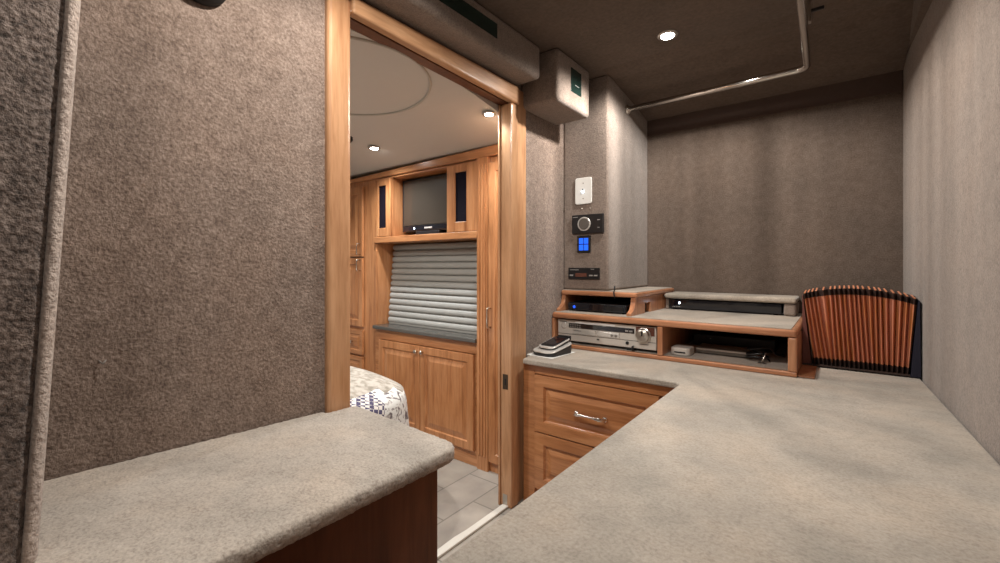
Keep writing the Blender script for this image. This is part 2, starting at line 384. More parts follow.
# ------------------------------------------------------------------ clothes rod
e = empty('clothes_rod', (-.115, 2.43, 2.033)); tag(e, 'bent chrome hanging rod under the dark ceiling with end flange', 'hanging rod')
R_ = .0155; cz = 2.033
bend = [(-.115-.05+.05*math.sin(a), 2.43-.05+.05*math.cos(a), cz) for a in [PI/2*k/8 for k in range(9)]]
MB().tube([(-.968, 2.452, cz)] + bend + [(-.100, 1.53, cz), (-.09, .6, cz)], R_, 20).build('rod', CHROME, e, smooth=True)
MB().lathe((-.9705, 2.452, cz), [(.028, 0), (.028, .005), (.021, .012), (.017, .022)], 'x').build('end_flange', CHROME, e, smooth=True)
for y in (2.0, .62):
    b_ = MB().box(-.112, -.085, y-.012, y+.012, cz+.008, H-.001).build('ceiling_bracket', STEEL, e, bevel=.003)
    MB().box(-.10, -.045, y-.006, y+.006, cz+.045, cz+.057).build('bracket_arm', BLACK, b_, bevel=.003)

# ------------------------------------------------------------------ bench (left)
e = empty('carpeted_bench', (-1.0, .3, 0)); tag(e, 'low left counter with carpeted top, rounded edge and dark red wood front', 'bench')
pts = [(-1.412, -1.14), (-.738, -1.14), (-.738, .753)]
for k in range(7):
    a = PI/2*k/6; pts.append((-.738-.045+.045*math.cos(a), .757+.045*math.sin(a)))
pts += [(-1.214, .824), (-1.214, .727), (-1.239, .727), (-1.298, .10)]
m = MB(); m.prism(pts, HZ-.040, HZ)
o = m.build('bench_top', CB, e); bv = o.modifiers.new('bevel', 'BEVEL'); bv.width = .017; bv.segments = 4; bv.limit_method = 'ANGLE'; bv.angle_limit = .8
fuzzy(o, .0065, .005, .009)
MB().box(-.792, -.772, -1.14, .752, .0, HZ-.038).build('front_panel', WD, e, bevel=.002)
MB().box(-1.195, -.794, .732, .752, .0, HZ-.038).build('end_panel', WD, e, bevel=.002)

# ------------------------------------------------------------------ desk counter (L shaped carpeted top)
DX = -.472
pts = [(DX, -1.14), (.29, -1.14), (.283, 1.4), (.247, 2.35), (.230, 2.795), (-1.236, 2.795), (-1.236, 1.812), (-1.205, 1.812), (-1.182, 1.703), (DX-.012, 1.712), (DX, 1.700)]
o = MB().prism(pts, HZ-.026, HZ).build('carpeted_counter', CT, bevel=.008, seg=4)
tag(o, 'pale carpeted L-shaped desk top running along right wall', 'desk top')
# side panel + near legs under the desk
e = empty('desk_base', (-.1, .5, 0)); tag(e, 'wooden desk base panels under the carpeted desk top', 'desk base')
MB().box(DX+.035, DX+.055, -1.1, 1.735, 0, HZ-.027).build('side_panel', WZ, e, bevel=.002)
MB().box(DX+.055, .22, -1.12, -1.10, 0, HZ-.027).build('end_panel', WZ, e, bevel=.002)
# drawer cabinet under back counter
FY = 1.742
e = empty('drawer_cabinet', (-.83, 1.95, 0)); tag(e, 'maple base cabinet with raised panel drawers under the carpeted counter', 'cabinet')
MB().box(-1.198, DX+.03, FY+.003, 2.6, .05, HZ-.027).build('body', WZ, e, bevel=.001)
m = MB(); m.box(-1.198, -1.134, FY-.009, FY+.003, 0, HZ-.027); m.box(-1.134, DX+.03, FY-.009, FY+.003, .632, HZ-.027)
m.build('face_frame', WX, e, bevel=.0015)
MB().box(-1.198, DX+.03, FY+.02, FY+.04, 0, .05).build('toe_kick', WX, e)
for z0, z1 in ((.366, .628), (.10, .360)):
    d = MB().panel(-1.130, -.556, z0, z1, FY-.018, [(.050, 0), (.0505, .004), (.056, .012), (.064, .012), (.088, .002)], .02).build('drawer', WX, e, bevel=.0015)
    zc = (z0+z1)/2; cx = -.845
    hp = [(cx-.066, FY-.016, zc-.005), (cx-.066, FY-.036, zc-.004), (cx-.055, FY-.044, zc-.002), (cx-.03, FY-.046, zc), (cx, FY-.046, zc+.001), (cx+.03, FY-.046, zc), (cx+.055, FY-.044, zc-.002), (cx+.066, FY-.036, zc-.004), (cx+.066, FY-.016, zc-.005)]
    m = MB(); m.tube(hp, [.009, .007, .008, .0055, .0045, .0055, .008, .007, .009], 12)
    m.lathe((cx-.066, FY-.0175, zc-.005), [(.012, 0), (.012, -.003), (.006, -.006)], 'y', 16); m.lathe((cx+.066, FY-.0175, zc-.005), [(.012, 0), (.012, -.003), (.006, -.006)], 'y', 16)
    m.lathe((cx-.050, FY-.045, zc-.001), [(.004, -.006), (.0095, -.003), (.0095, .003), (.004, .006)], 'y', 14); m.lathe((cx+.050, FY-.045, zc-.001), [(.004, -.006), (.0095, -.003), (.0095, .003), (.004, .006)], 'y', 14)
    m.build('handle', CHROME, d, smooth=True)['label'] = 'chrome bar handle'

# ------------------------------------------------------------------ hutch shelf
SY = 2.062; ZT = .885
e = empty('shelf_unit', (-.68, 2.45, HZ)); tag(e, 'low maple shelf unit with carpeted top standing on the back counter', 'shelf unit')
X0, X1 = -1.238, -.133
MB().box(X0, X1, SY, 2.795, HZ+.001, HZ+.020).build('bottom_board', SHX, e, bevel=.004)
MB().box(X0+.014, X1-.03, SY+.02, 2.78, HZ+.0205, HZ+.0225).build('carpet_liner', CT, e)
MB().box(X0, X0+.014, SY, 2.795, HZ+.021, ZT-.031).build('side_panel', SHZ, e, bevel=.003)
MB().box(X1-.030, X1, SY, 2.795, HZ+.021, ZT-.031).build('side_panel', SHZ, e, bevel=.005)
MB().box(-.672, -.648, SY, 2.77, HZ+.021, ZT-.031).build('divider', SHZ, e, bevel=.003)
MB().box(X0+.015, X1-.031, 2.772, 2.790, HZ+.021, ZT-.031).build('back_panel', BLACKM, e)
MB().box(X0, X1, SY, 2.795, ZT-.030, ZT-.001).build('top_board', SHX, e, bevel=.010, seg=4)
MB().box(X0+.001, X1-.02, SY+.022, 2.795, ZT-.002, ZT+.0015).build('carpet_top', CT, e, bevel=.001)
MB().box(X1+.001, -.078, SY+.02, 2.322, HZ+.0005, HZ+.006).build('base_strip', SHX, e, bevel=.001)

# raised shelf on the left, below the pillar
e = empty('riser_shelf', (-1.03, 2.45, ZT+.002)); tag(e, 'small raised wooden shelf with curved sides below the wall pillar', 'riser shelf')
def sidepoly(notch):
    z0, z1 = ZT+.002, .974; p = [(2.108, z0)]
    p += [(2.108, z0+.012)]
    for k in range(1, 9):
        a = PI/2*k/8; p.append((2.108+.058*math.sin(a), z0+.016+.062*(1-math.cos(a))))
    p += [(2.168, z1-.01), (2.168, z1), (2.79, z1), (2.79, z0)]
    if notch: p += [(2.385, z0), (2.385, z0+.052), (2.305, z0+.052), (2.305, z0)]
    return p
MB().prism(sidepoly(False), -1.236, -1.214, 'x').build('side_panel', SHZ, e, bevel=.003)
MB().prism(sidepoly(True), -.838, -.814, 'x').build('side_panel', SHZ, e, bevel=.003)
MB().box(-1.213, -.839, 2.77, 2.785, ZT+.003, .973).build('back_panel', BLACKM, e)
MB().box(-1.237, -.806, 2.158, 2.795, .975, .999).build('top_board', SHX, e, bevel=.008, seg=4)
MB().box(-1.236, -.820, 2.178, 2.795, .998, 1.0025).build('carpet_top', CT, e, bevel=.001)

# black player in the riser shelf
e = empty('media_player', (-1.03, 2.3, ZT+.002)); tag(e, 'thin black player with a blue light inside the small raised shelf', 'player')
MB().box(-1.195, -.86, 2.165, 2.42, ZT+.008, ZT+.048).build('body', BLACK, e, bevel=.003)
MB().box(-1.193, -.862, 2.161, 2.166, ZT+.010, ZT+.046).build('front_panel', GLOSS, e, bevel=.001)
for x in (-1.18, -.88): MB().lathe((x, 2.19, ZT+.002), [(.012, 0), (.012, .006)]).build('foot', BLACKM, e)
MB().box(-.975, -.875, 2.159, 2.162, ZT+.016, ZT+.040).build('tray_door', BLACK, e, bevel=.001)
MB().lathe((-1.155, 2.1605, ZT+.026), [(.008, 0), (.007, -.002), (.003, -.003)], 'y').build('indicator_light', BLUED, e, smooth=True)['label'] = 'blue indicator light'

# carpeted low riser at the back with black receiver
e = empty('carpeted_riser', (-.48, 2.68, ZT+.002)); tag(e, 'low carpet covered riser at the back of the shelf unit', 'riser')
m = MB(); m.box(-.80, -.168, 2.575, 2.795, .950, .979); m.build('top', CT, e, bevel=.012, seg=4)
MB().box(-.222, -.170, 2.585, 2.795, ZT+.002, .949).build('end_support', CWF, e, bevel=.012, seg=4)
MB().box(-.798, -.782, 2.60, 2.795, ZT+.002, .949).build('end_support', CWF, e, bevel=.004)
e = empty('satellite_receiver', (-.5, 2.68, ZT+.002)); tag(e, 'long black receiver with white light under the carpet covered riser', 'receiver')
MB().box(-.775, -.230, 2.605, 2.785, ZT+.008, .944).build('body', BLACK, e, bevel=.003)
MB().box(-.773, -.232, 2.600, 2.606, ZT+.009, .943).build('front_panel', GLOSS, e, bevel=.001)
for x in (-.75, -.26): MB().lathe((x, 2.63, ZT+.002), [(.012, 0), (.012, .006)]).build('foot', BLACKM, e)
MB().lathe((-.722, 2.5995, .925), [(.0055, 0), (.005, -.002), (.002, -.003)], 'y').build('indicator_light', WLED, e, smooth=True)['label'] = 'white indicator light'
m = MB()
for k in range(5): m.box(-.76+k*.009, -.754+k*.009, 2.5985, 2.6005, .902, .905)
m.build('marking', MARK, e)

# silver disc receiver
RY = 2.088
e = empty('disc_receiver', (-.95, 2.3, HZ+.022)); tag(e, 'silver disc receiver with big round dial in left shelf bay', 'receiver')
xa, xb, za, zb = -1.214, -.684, HZ+.036, HZ+.146
def fx(f): return xa + (xb-xa)*f
def fz(g): return za + (zb-za)*g
MB().box(xa+.004, xb-.004, RY+.012, 2.48, za, zb).build('housing', GREYP, e, bevel=.003)
MB().box(xa, xb, RY, RY+.012, za, zb).build('faceplate', SILV, e, bevel=.003)
for x in (xa+.04, xb-.13): MB().box(x-.018, x+.018, RY+.004, RY+.04, HZ+.0228, za).build('foot', BLACK, e, bevel=.002)
for x in (xa+.04, xb-.04): MB().box(x-.018, x+.018, 2.40, 2.44, HZ+.0228, za).build('foot', BLACK, e, bevel=.002)
d = MB().box(fx(.125), fx(.80), RY-.003, RY+.002, fz(.64), fz(.86)).build('display', GLOSS, e, bevel=.001)
m = MB()
for k in range(5):
    for j in range(2): m.box(fx(.14)+k*.0135, fx(.14)+k*.0135+.009, RY-.0045, RY-.0028, fz(.66+.10*j), fz(.72+.10*j))
m.build('preset_keys', GREYP, d)
m = MB(); m.box(fx(.715), fx(.745), RY-.0042, RY-.0028, fz(.70), fz(.77)); m.box(fx(.755), fx(.785), RY-.0042, RY-.0028, fz(.70), fz(.77)); m.build('display_digits', MARK, d)
MB().box(fx(.20), fx(.615), RY-.003, RY+.002, fz(.87), fz(.985)).build('bright_strip', WHITE, e, bevel=.001)
MB().box(fx(.815), fx(.985), RY-.002, RY+.002, fz(.60), fz(.965)).build('smoked_panel', DRED, e, bevel=.001)
t = MB().box(fx(.17), fx(.42), RY-.005, RY+.002, fz(.37), fz(.59)).build('disc_tray', SILVL, e, bevel=.001)
m = MB()
for k in range(8): m.box(fx(.185)+k*.0055, fx(.185)+k*.0055+.0038, RY-.0056, RY-.0048, fz(.50), fz(.54))
m.build('lettering', DMARK, t)
MB().box(fx(.43), fx(.66), RY-.004, RY+.002, fz(.37), fz(.59)).build('control_strip', SILVL, e, bevel=.001)
for f in (.585, .625): MB().lathe((fx(f), RY-.004, fz(.46)), [(.006, 0), (.006, -.003), (.005, -.004)], 'y', 16).build('button', GREYP, e, smooth=True)
MB().lathe((fx(.07), RY, fz(.72)), [(.017, 0), (.017, -.003), (.014, -.004), (.006, -.004)], 'y').build('power_button', SILVL, e, smooth=True)
m = MB(); m.box(xa+.002, xb-.002, RY-.0012, RY+.001, fz(.315), fz(.335)); m.box(fx(.43), fx(.455), RY-.0015, RY+.001, fz(.17), fz(.24)); m.box(fx(.85), fx(.93), RY-.0015, RY+.001, fz(.20), fz(.225))
m.box(fx(.02), fx(.10), RY-.0015, RY+.001, fz(.90), fz(.93)); m.build('trim_line', DMARK, e)
MB().lathe((fx(.735), RY, fz(.20)), [(.008, 0), (.008, -.005), (.006, -.006)], 'y', 16).build('headphone_socket', BLACK, e, smooth=True)
k_ = MB().lathe((fx(.885), RY-.001, fz(.60)), [(.037, 0), (.037, -.006), (.033, -.008), (.030, -.022), (.024, -.025), (.010, -.023)], 'y', 36).build('volume_dial', STEEL, e)
MB().box(fx(.885)-.003, fx(.885)+.003, RY-.028, RY-.0235, fz(.60), fz(.60)+.024).build('dial_pointer', BLACK, k_)
m = MB(); m.tube([(fx(.79), RY-.001, za+.008), (fx(.79), RY-.014, za+.006), (fx(.795), RY-.018, za-.006), (fx(.79), RY+.01, za-.012)], .005, 10); m.build('plug', BLACK, e, smooth=True)

# right bay items
zb0 = HZ+.0226
e = empty('power_adapter', (-.585, 2.17, zb0)); tag(e, 'pale grey rounded gadget at left of the right shelf bay', 'gadget')
MB().prism(roundrect(-.585, 2.16, .085, .10, .02), zb0, zb0+.036, 'z').build('body', SILV, e, bevel=.006, seg=3)
MB().box(-.61, -.56, 2.108, 2.111, zb0+.012, zb0+.018).build('slot', BLACK, e)
e = empty('flat_player', (-.43, 2.27, zb0)); tag(e, 'flat grey box lying in the middle of the right shelf bay', 'player')
m = MB(); m.box(-.545, -.325, 2.22, 2.36, zb0+.004, zb0+.028); m.build('body', GREYP, e, bevel=.004)
MB().box(-.54, -.33, 2.217, 2.2215, zb0+.019, zb0+.027).build('front_strip', SILV, e, bevel=.001)
for x in (-.53, -.34): MB().box(x-.008, x+.008, 2.24, 2.256, zb0, zb0+.004).build('foot', BLACKM, e)
e = empty('flat_recorder', (-.45, 2.5, zb0)); tag(e, 'larger black box with a tiny light at the back of right shelf bay', 'player')
MB().box(-.60, -.24, 2.42, 2.70, zb0+.004, zb0+.062).build('body', BLACK, e, bevel=.004)
MB().lathe((-.52, 2.419, zb0+.045), [(.003, 0), (.002, -.002)], 'y', 10).build('indicator_light', MARK, e)
for x in (-.58, -.26): MB().box(x-.01, x+.01, 2.44, 2.46, zb0, zb0+.004).build('foot', BLACKM, e)
pts = []
for k in range(40):
    a = k*.42; pts.append((-.285+.045*math.cos(a)*(1-.004*k), 2.20+.030*math.sin(a), zb0+.006+.0011*k + .004*math.sin(a*1.7)))
o = MB().tube(pts + [(-.24, 2.21, zb0+.06), (-.22, 2.24, zb0+.03), (-.20, 2.35, zb0+.006), (-.21, 2.40, zb0+.006)], .004, 8).build('tangled_cable', BLACK, smooth=True)
tag(o, 'tangled black cord in the right end of the shelf bay', 'cord')
e = empty('antenna_clip', (-.262, 2.15, zb0)); tag(e, 'small slanting grey metal clip beside the tangled black cord', 'clip')
m = MB(); m.tube([(-.262, 2.15, zb0+.003), (-.258, 2.15, zb0+.015), (-.248, 2.155, zb0+.045)], .0035, 8); m.build('stem', STEEL, e, smooth=True)
MB().prism(roundrect(-.262, 2.15, .03, .03, .008), zb0, zb0+.004).build('foot', STEEL, e)

# black wire hanging over the front edge of the riser shelf
pts = [(-.930, 2.182, 1.03), (-.928, 2.172, 1.006), (-.925, 2.160, 1.0035), (-.922, 2.151, .999), (-.920, 2.150, .985), (-.915, 2.150, .968)]
o = MB().tube(pts, .0035, 8).build('thin_wire', BLACKM, smooth=True); tag(o, 'short black wire hanging over front edge of the raised shelf', 'wire')

# ------------------------------------------------------------------ fittings on the pillar
PY = 2.19
def px(u):   # pillar face x for a picture column
    q = (u-500)/440; th = math.radians(37.7); d = PY/(math.cos(th)+q*math.sin(th)); return d*(q*math.cos(th)-math.sin(th)), d
def pz(u, v): return 1.14-(v-265)*px(u)[1]/440
def prect(u0, u1, v0, v1):
    um = (u0+u1)/2
    return px(u0)[0], px(u1)[0], pz(um, v1), pz(um, v0)
x0, x1, z0, z1 = prect(575.8, 592.3, 177.8, 204.3)
e = empty('cover_plate', ((x0+x1)/2, PY, z0)); tag(e, 'white plastic wall plate with centre button high on the pillar', 'wall plate')
MB().prism(roundrect((x0+x1)/2, (z0+z1)/2, x1-x0, z1-z0, .012), PY-.009, PY-.001, 'y').build('plate', WHITE, e, bevel=.003, seg=3)
cx, cz_ = (x0+x1)/2, (z0+z1)/2
for dz in (.042, -.042): MB().lathe((cx, PY-.009, cz_+dz), [(.0035, 0), (.003, -.001)], 'y', 12).build('screw', GREYP, e)
MB().lathe((cx-.003, PY-.009, cz_+.008), [(.0045, .0), (.004, -.0008)], 'y', 12).build('socket_hole', BLACKM, e)
MB().lathe((cx-.003, PY-.009, cz_-.004), [(.006, 0), (.0055, -.004), (.003, -.006)], 'y', 16).build('button', WLED, e, smooth=True)['label'] = 'lit white button'
x0, x1, z0, z1 = prect(573, 604.3, 214.5, 233.5)
e = empty('thermostat', ((x0+x1)/2, PY, z0)); tag(e, 'black wall controller with silver ringed dial on the pillar', 'controller')
MB().box(x0, x1, PY-.014, PY-.001, z0, z1).build('body', BLACK, e, bevel=.003)
cx, cz_ = x0+(x1-x0)*.41, (z0+z1)/2
MB().lathe((cx, PY-.014, cz_), [(.038, 0), (.038, -.005), (.036, -.007), (.033, -.007), (.031, -.004)], 'y', 40).build('dial_ring', SILVL, e)['label'] = 'silver ring'
MB().lathe((cx, PY-.015, cz_), [(.0305, 0), (.0305, -.006), (.028, -.0075)], 'y', 32).build('dial', plain('dial_face', (.10, .088, .078), .5), e)
m = MB()
for k in range(5): m.box(x0+.008+k*.006, x0+.012+k*.006, PY-.0148, PY-.0135, z1-.014, z1-.011)
m.build('lettering', MARK, e)
MB().box(x1-.034, x1-.018, PY-.0148, PY-.0135, z1-.035, z1-.031).build('mode_button', MARK, e)
MB().box(x1-.032, x1-.020, PY-.0148, PY-.0135, z0+.028, z0+.031).build('mode_button', MARK, e)
x0, x1, z0, z1 = prect(577.8, 591, 235.6, 252.8)
e = empty('light_switch', ((x0+x1)/2, PY, z0)); tag(e, 'black switch with four lit blue squares below the dial controller', 'switch')
MB().box(x0, x1, PY-.008, PY-.001, z0, z1).build('body', BLACK, e, bevel=.002)
w, h = (x1-x0), (z1-z0)
for i in range(2):
    for j in range(2):
        MB().box(x0+w*(.15+.37*i), x0+w*(.15+.37*i)+w*.32, PY-.0095, PY-.0075, z0+h*(.14+.38*j), z0+h*(.14+.38*j)+h*.33).build('button', BLUE, e, bevel=.001)
x0, x1, z0, z1 = prect(569, 600, 267.8, 279.3)
e = empty('wall_mounted_controls', ((x0+x1)/2, PY, z0)); tag(e, 'wide black control panel lowest on the pillar above the shelf', 'control panel')
MB().box(x0, x1, PY-.008, PY-.001, z0, z1).build('body', BLACK, e, bevel=.002)
MB().box(x0+.045, x1-.075, PY-.0095, PY-.0075, z0+.014, z0+.034).build('display', DRED, e)
for q in (.05, .68, .83): MB().box(x0+(x1-x0)*q, x0+(x1-x0)*(q+.11), PY-.0100, PY-.0075, z0+.018, z0+.025).build('button', MARK, e, bevel=.0005)
m = MB()
for k in range(8): m.box(x0+.014+k*.0065, x0+.0185+k*.0065, PY-.0088, PY-.0075, z1-.013, z1-.0095)
m.build('lettering', MARK, e)
MB().box(x1-.05, x1-.03, PY-.0088, PY-.0075, z1-.009, z1-.006).build('badge', MARK, e)
# little screws in the carpet
for (u, v, lb) in ((582, 208.6, 'tiny screw head in the pillar below left of the white plate'), (590.5, 208.4, 'tiny screw head in the pillar below right of the white plate'), (564.8, 209.8, 'tiny screw head in the pillar at its far left edge')):
    x = px(u)[0]; z = pz(u, v)
    o = MB().lathe((x, PY-.0005, z), [(.0045, 0), (.004, -.003), (.0015, -.004)], 'y', 12).build('mounting_screw', STEEL, smooth=True); tag(o, lb, 'screw', 'screws in the pillar')

# ------------------------------------------------------------------ phone on a sheet of paper
o = MB(local=True).prism([(-.075, -.105), (.075, -.105), (.075, .105), (-.075, .105)], 0, .0012).build('paper_sheet', PAPER)
o.location = (-1.134, 1.885, HZ+.0006); o.rotation_euler.z = math.radians(-3); tag(o, 'small white paper sheet under the phone on the counter', 'paper')
e = empty('pocket_phone', (-1.128, 1.886, HZ+.002), math.radians(-6)); tag(e, 'silver and black phone in its cradle by the doorway', 'phone')
def tilted(w, l, r, zc0, zc1, th, yoff=0, xoff=0, n=6):
    """rounded slab rising towards +y"""
    m = MB(local=True); P = roundrect(xoff, yoff, w, l, r, n)
    def zz(y): return zc0 + (zc1-zc0)*((y+.1)/.2)
    A = [m.bm.verts.new((a, b, zz(b))) for a, b in P]; B = [m.bm.verts.new((a, b, zz(b)+th)) for a, b in P]
    m.bm.faces.new(A[::-1]); m.bm.faces.new(B); n_ = len(P)
    for i in range(n_): m.bm.faces.new((A[i], A[(i+1) % n_], B[(i+1) % n_], B[i]))
    return m
m = MB(local=True); P = roundrect(0, 0, .128, .185, .035)
A = [m.bm.verts.new((a, b, 0)) for a, b in P]; B = [m.bm.verts.new((a*1.02, b*1.02, .012+.034*((b+.1)/.2))) for a, b in P]
m.bm.faces.new(A[::-1]); m.bm.faces.new(B)
for i in range(len(P)): m.bm.faces.new((A[i], A[(i+1) % len(P)], B[(i+1) % len(P)], B[i]))
m.build('cradle', BLACK, e, bevel=.003)
tilted(.134, .192, .04, .014, .046, .006).build('cradle_rim', SILVL, e, bevel=.004, seg=3)
tilted(.090, .150, .024, .020, .056, .006, .014).build('handset_back', BLACK, e, bevel=.002)
hs = tilted(.100, .156, .026, .025, .066, .008, .014).build('handset', SILVL, e, bevel=.005, seg=3)
tilted(.086, .134, .016, .0325, .0735, .002, .017).build('bezel', BLACK, hs, bevel=.001)
tilted(.068, .098, .004,   .0348, .0758, .0012, .017).build('screen', GLOSS, hs)
m = MB(local=True); m.box(-.03, .045, .082, .1, .058, .080); m.build('top_cap', BLACK, hs, bevel=.006)

# ------------------------------------------------------------------ pleated expanding file
AY = 2.335
e = empty('expanding_file', (.05, AY+.05, HZ)); tag(e, 'russet pleated expanding file fanned open in the right back corner', 'expanding file')
NP = 21
ws = [random.uniform(.68, 1.3) for _ in range(NP)]; ws[0:4] = [.7, .7, .75, .75]; ws[4] = 1.75
cum = [0]
for w in ws: cum.append(cum[-1]+w)
T = [c/cum[-1] for c in cum]
wb = [random.uniform(.85, 1.15) for _ in range(NP)]; cb = [0]
for w in wb: cb.append(cb[-1]+w)
Bt = [c/cb[-1] for c in cb]
def topx(t): return -.130 + .370*t
def botx(t): return -.092 + .308*t
def zt(t): return 1.012 + .032*math.sin(PI*min(1, t*1.02))**.8 - .006*t
def zbm(t): return HZ+.012
def fp(t, tb, s, d):  # s height 0..1, d depth
    x = topx(t)*s + botx(tb)*(1-s); z = zbm(t) + (zt(t)-zbm(t))*s
    y = AY + .02*(1-s)*0 + d
    return (x, y, z)
def pleats(s0, s1, grow, name, m_, valley=.030, zlift=0):
    m = MB(); bm_ = m.bm; cols = []
    for i in range(NP+1):
        for half in ((0,) if i == NP else (0, 1)):
            if half == 0: t, tb, d = T[i], Bt[i], valley
            else:
                t = T[i]*.45+T[i+1]*.55; tb = Bt[i]*.45+Bt[i+1]*.55; d = 0
            cols.append([bm_.verts.new(Vector(fp(t, tb, s, d-grow)) + Vector((0, 0, zlift if s == s1 else 0))) for s in (s0, (s0+s1)/2, s1)] +
                        [bm_.verts.new(Vector(fp(t, tb, s, .10+(.02 if half else 0)+grow)) + Vector((0, 0, (zlift + .007 if s1 == 1 else 0) if s == s1 else 0))) for s in (s1, s0)])
    for a, b in zip(cols, cols[1:]):
        for k in range(5): bm_.faces.new((a[k], b[k], b[(k+1) % 5], a[(k+1) % 5]))
    bm_.faces.new(cols[0]); bm_.faces.new(cols[-1][::-1])
    return m.build(name, m_, e)
pleats(.0, 1.0, 0, 'pleats', PLEAT)
pleats(.925, 1.0, .0012, 'top_band', DBROWN, zlift=.0015)['label'] = 'dark brown band along the top'
pleats(.0, .085, .0012, 'bottom_band', DBROWN)['label'] = 'dark brown band along the bottom'
# thin pale edges of the pockets along the top
m = MB()
for i in range(NP):
    t = T[i]*.45+T[i+1]*.55; a = fp(t, t, 1, .0); w = .0028
    m.prism([(AY-.003, a[2]+.001), (AY+.115, a[2]+.0080), (AY+.115, a[2]+.0105), (AY-.003, a[2]+.0035)], a[0]-w, a[0]+w, 'x')
m.build('pocket_edges', PLEAT, e)
m = MB(); A = [(-.1315, AY+.006, HZ+.004), (-.098, AY+.006, HZ+.004), (-.129, AY+.006, 1.006), (-.1315, AY+.006, 1.006)]
B = [(a, AY+.12, c) for a, b, c in A]
A = [m.bm.verts.new(p) for p in A]; B = [m.bm.verts.new(p) for p in B]; m.bm.faces.new(A); m.bm.faces.new(B[::-1])
for k in range(4): m.bm.faces.new((A[k], A[(k+1) % 4], B[(k+1) % 4], B[k]))
m.build('cover', plain('maroon_board', (.12, .035, .025), .6), e, bevel=.001)
m = MB(); A = [(.217, AY-.002, HZ+.004), (.2475, AY-.002, HZ+.004), (.2445, AY-.002, 1.000), (.240, AY-.002, 1.004)]
B = [(a, AY+.12, c) for a, b, c in A]
A = [m.bm.verts.new(p) for p in A]; B = [m.bm.verts.new(p) for p in B]; m.bm.faces.new(A); m.bm.faces.new(B[::-1])
for k in range(4): m.bm.faces.new((A[k], A[(k+1) % 4], B[(k+1) % 4], B[k]))
m.build('cover', NAVY, e, bevel=.001)['label'] = 'navy end board'
MB().box(-.131, .216, AY-.004, AY+.12, HZ+.0065, HZ+.012).build('base_board', DBROWN, e)

# small black fitting high on left wall, little hook lower down
e = empty('wall_light', (-1.268, .41, 1.83)); tag(e, 'rounded black fitting high on the left wall at the top edge', 'wall fitting')
MB().lathe((-1.2685, .414, 1.853), [(.06, 0), (.06, .02), (.05, .04), (.02, .05)], 'x').build('shade', BLACKM, e, smooth=True)
MB().box(-1.2725, -1.264, .376, .450, 1.84, 1.97).build('back_plate', BLACK, e, bevel=.003)
o = MB().tube([(-1.291, .226, .930), (-1.276, .226, .929), (-1.270, .229, .925), (-1.272, .235, .932)], .0016, 8).build('wall_hook', GREYP, smooth=True)
tag(o, 'tiny metal hook low in the left carpeted wall', 'hook')

# ------------------------------------------------------------------ bedroom built-in cabinets
CY = 1.890
# centre unit
e = empty('television_cabinet', (-2.08, 2.0, 0)); tag(e, 'tall maple built-in with television opening above and doors below', 'cabinet')
xl, xr = -2.53, -1.615
m = MB(); m.box(xl-.02, xr+.0, CY+.004, 2.11, .06, .70); m.build('lower_body', WZ, e)
m = MB(); m.box(xl-.02, xl+.035, CY-.004, CY+.004, .06, .70); m.box(xr-.02, xr, CY-.004, CY+.004, .06, .70); m.box(xl+.035, xr-.02, CY-.004, CY+.004, .635, .70); m.box(xl+.035, xr-.02, CY-.004, CY+.004, .06, .085)
m.build('face_frame', WX, e, bevel=.0015)
MB().box(xl-.02, xr, CY-.004, CY+.02, 0, .0595).build('base_rail', WX, e)
for a, b, kx in ((xl+.038, -2.080, -2.105), (-2.074, xr-.022, -2.050)):
    d = MB().panel(a, b, .088, .632, CY-.022, RAISED, .018).build('door', WZ, e, bevel=.0015)
    MB().lathe((kx, CY-.022, .598), [(.006, 0), (.005, -.010), (.012, -.014), (.013, -.020), (.007, -.025)], 'y', 18).build('knob', CHROME, d, smooth=True)
MB().box(xl-.005, xl, CY, 2.11, .727, 1.29).build('nook_side', WZ, e)
MB().box(xr-.005, xr, CY, 2.11, .727, 1.29).build('nook_side', WZ, e)
MB().box(xl-.02, xr, CY-.018, 2.11, 1.290, 1.332).build('ledge', WX, e, bevel=.006, seg=3)
MB().box(xl-.02, xr, CY, 2.11, 1.725, 1.735).build('top_panel', WX, e)
def spk(a, b, ia, ib):
    m = MB(); m.box(a, ia, CY-.012, CY+.006, 1.334, 1.724); m.box(ib, b, CY-.012, CY+.006, 1.334, 1.724)
    m.box(ia, ib, CY-.012, CY+.006, 1.334, 1.392); m.box(ia, ib, CY-.012, CY+.006, 1.680, 1.724)
    d = m.build('speaker_door', WZ, e, bevel=.002)
    MB().box(ia, ib, CY-.003, CY+.004, 1.392, 1.680).build('speaker_cloth', SPK, d)['label'] = 'dark purple speaker cloth'
spk(xl+.002, -2.378, -2.537+.03, -2.428); spk(-1.852, xr, -1.788, -1.696)
MB().box(-2.382, -2.376, CY+.006, 2.11, 1.333, 1.724).build('opening_side', WZ, e)
MB().box(-1.856, -1.850, CY+.006, 2.11, 1.333, 1.724).build('opening_side', WZ, e)
m = MB(); m.box(xl-.02, xl-.006, CY-.004, CY+.01, .727, 1.289); m.build('stile', WZ, e, bevel=.001)
# crown along all cabinets
o = MB().prism([(-3.55, 1.738), (-1.30, 1.738), (-1.30, 1.799), (-3.55, 1.742+.005)], CY-.016, CY+.02, 'y').build('crown_rail', WX, bevel=.004); tag(o, 'long maple crown board along the top of the bedroom cabinets', 'crown rail')
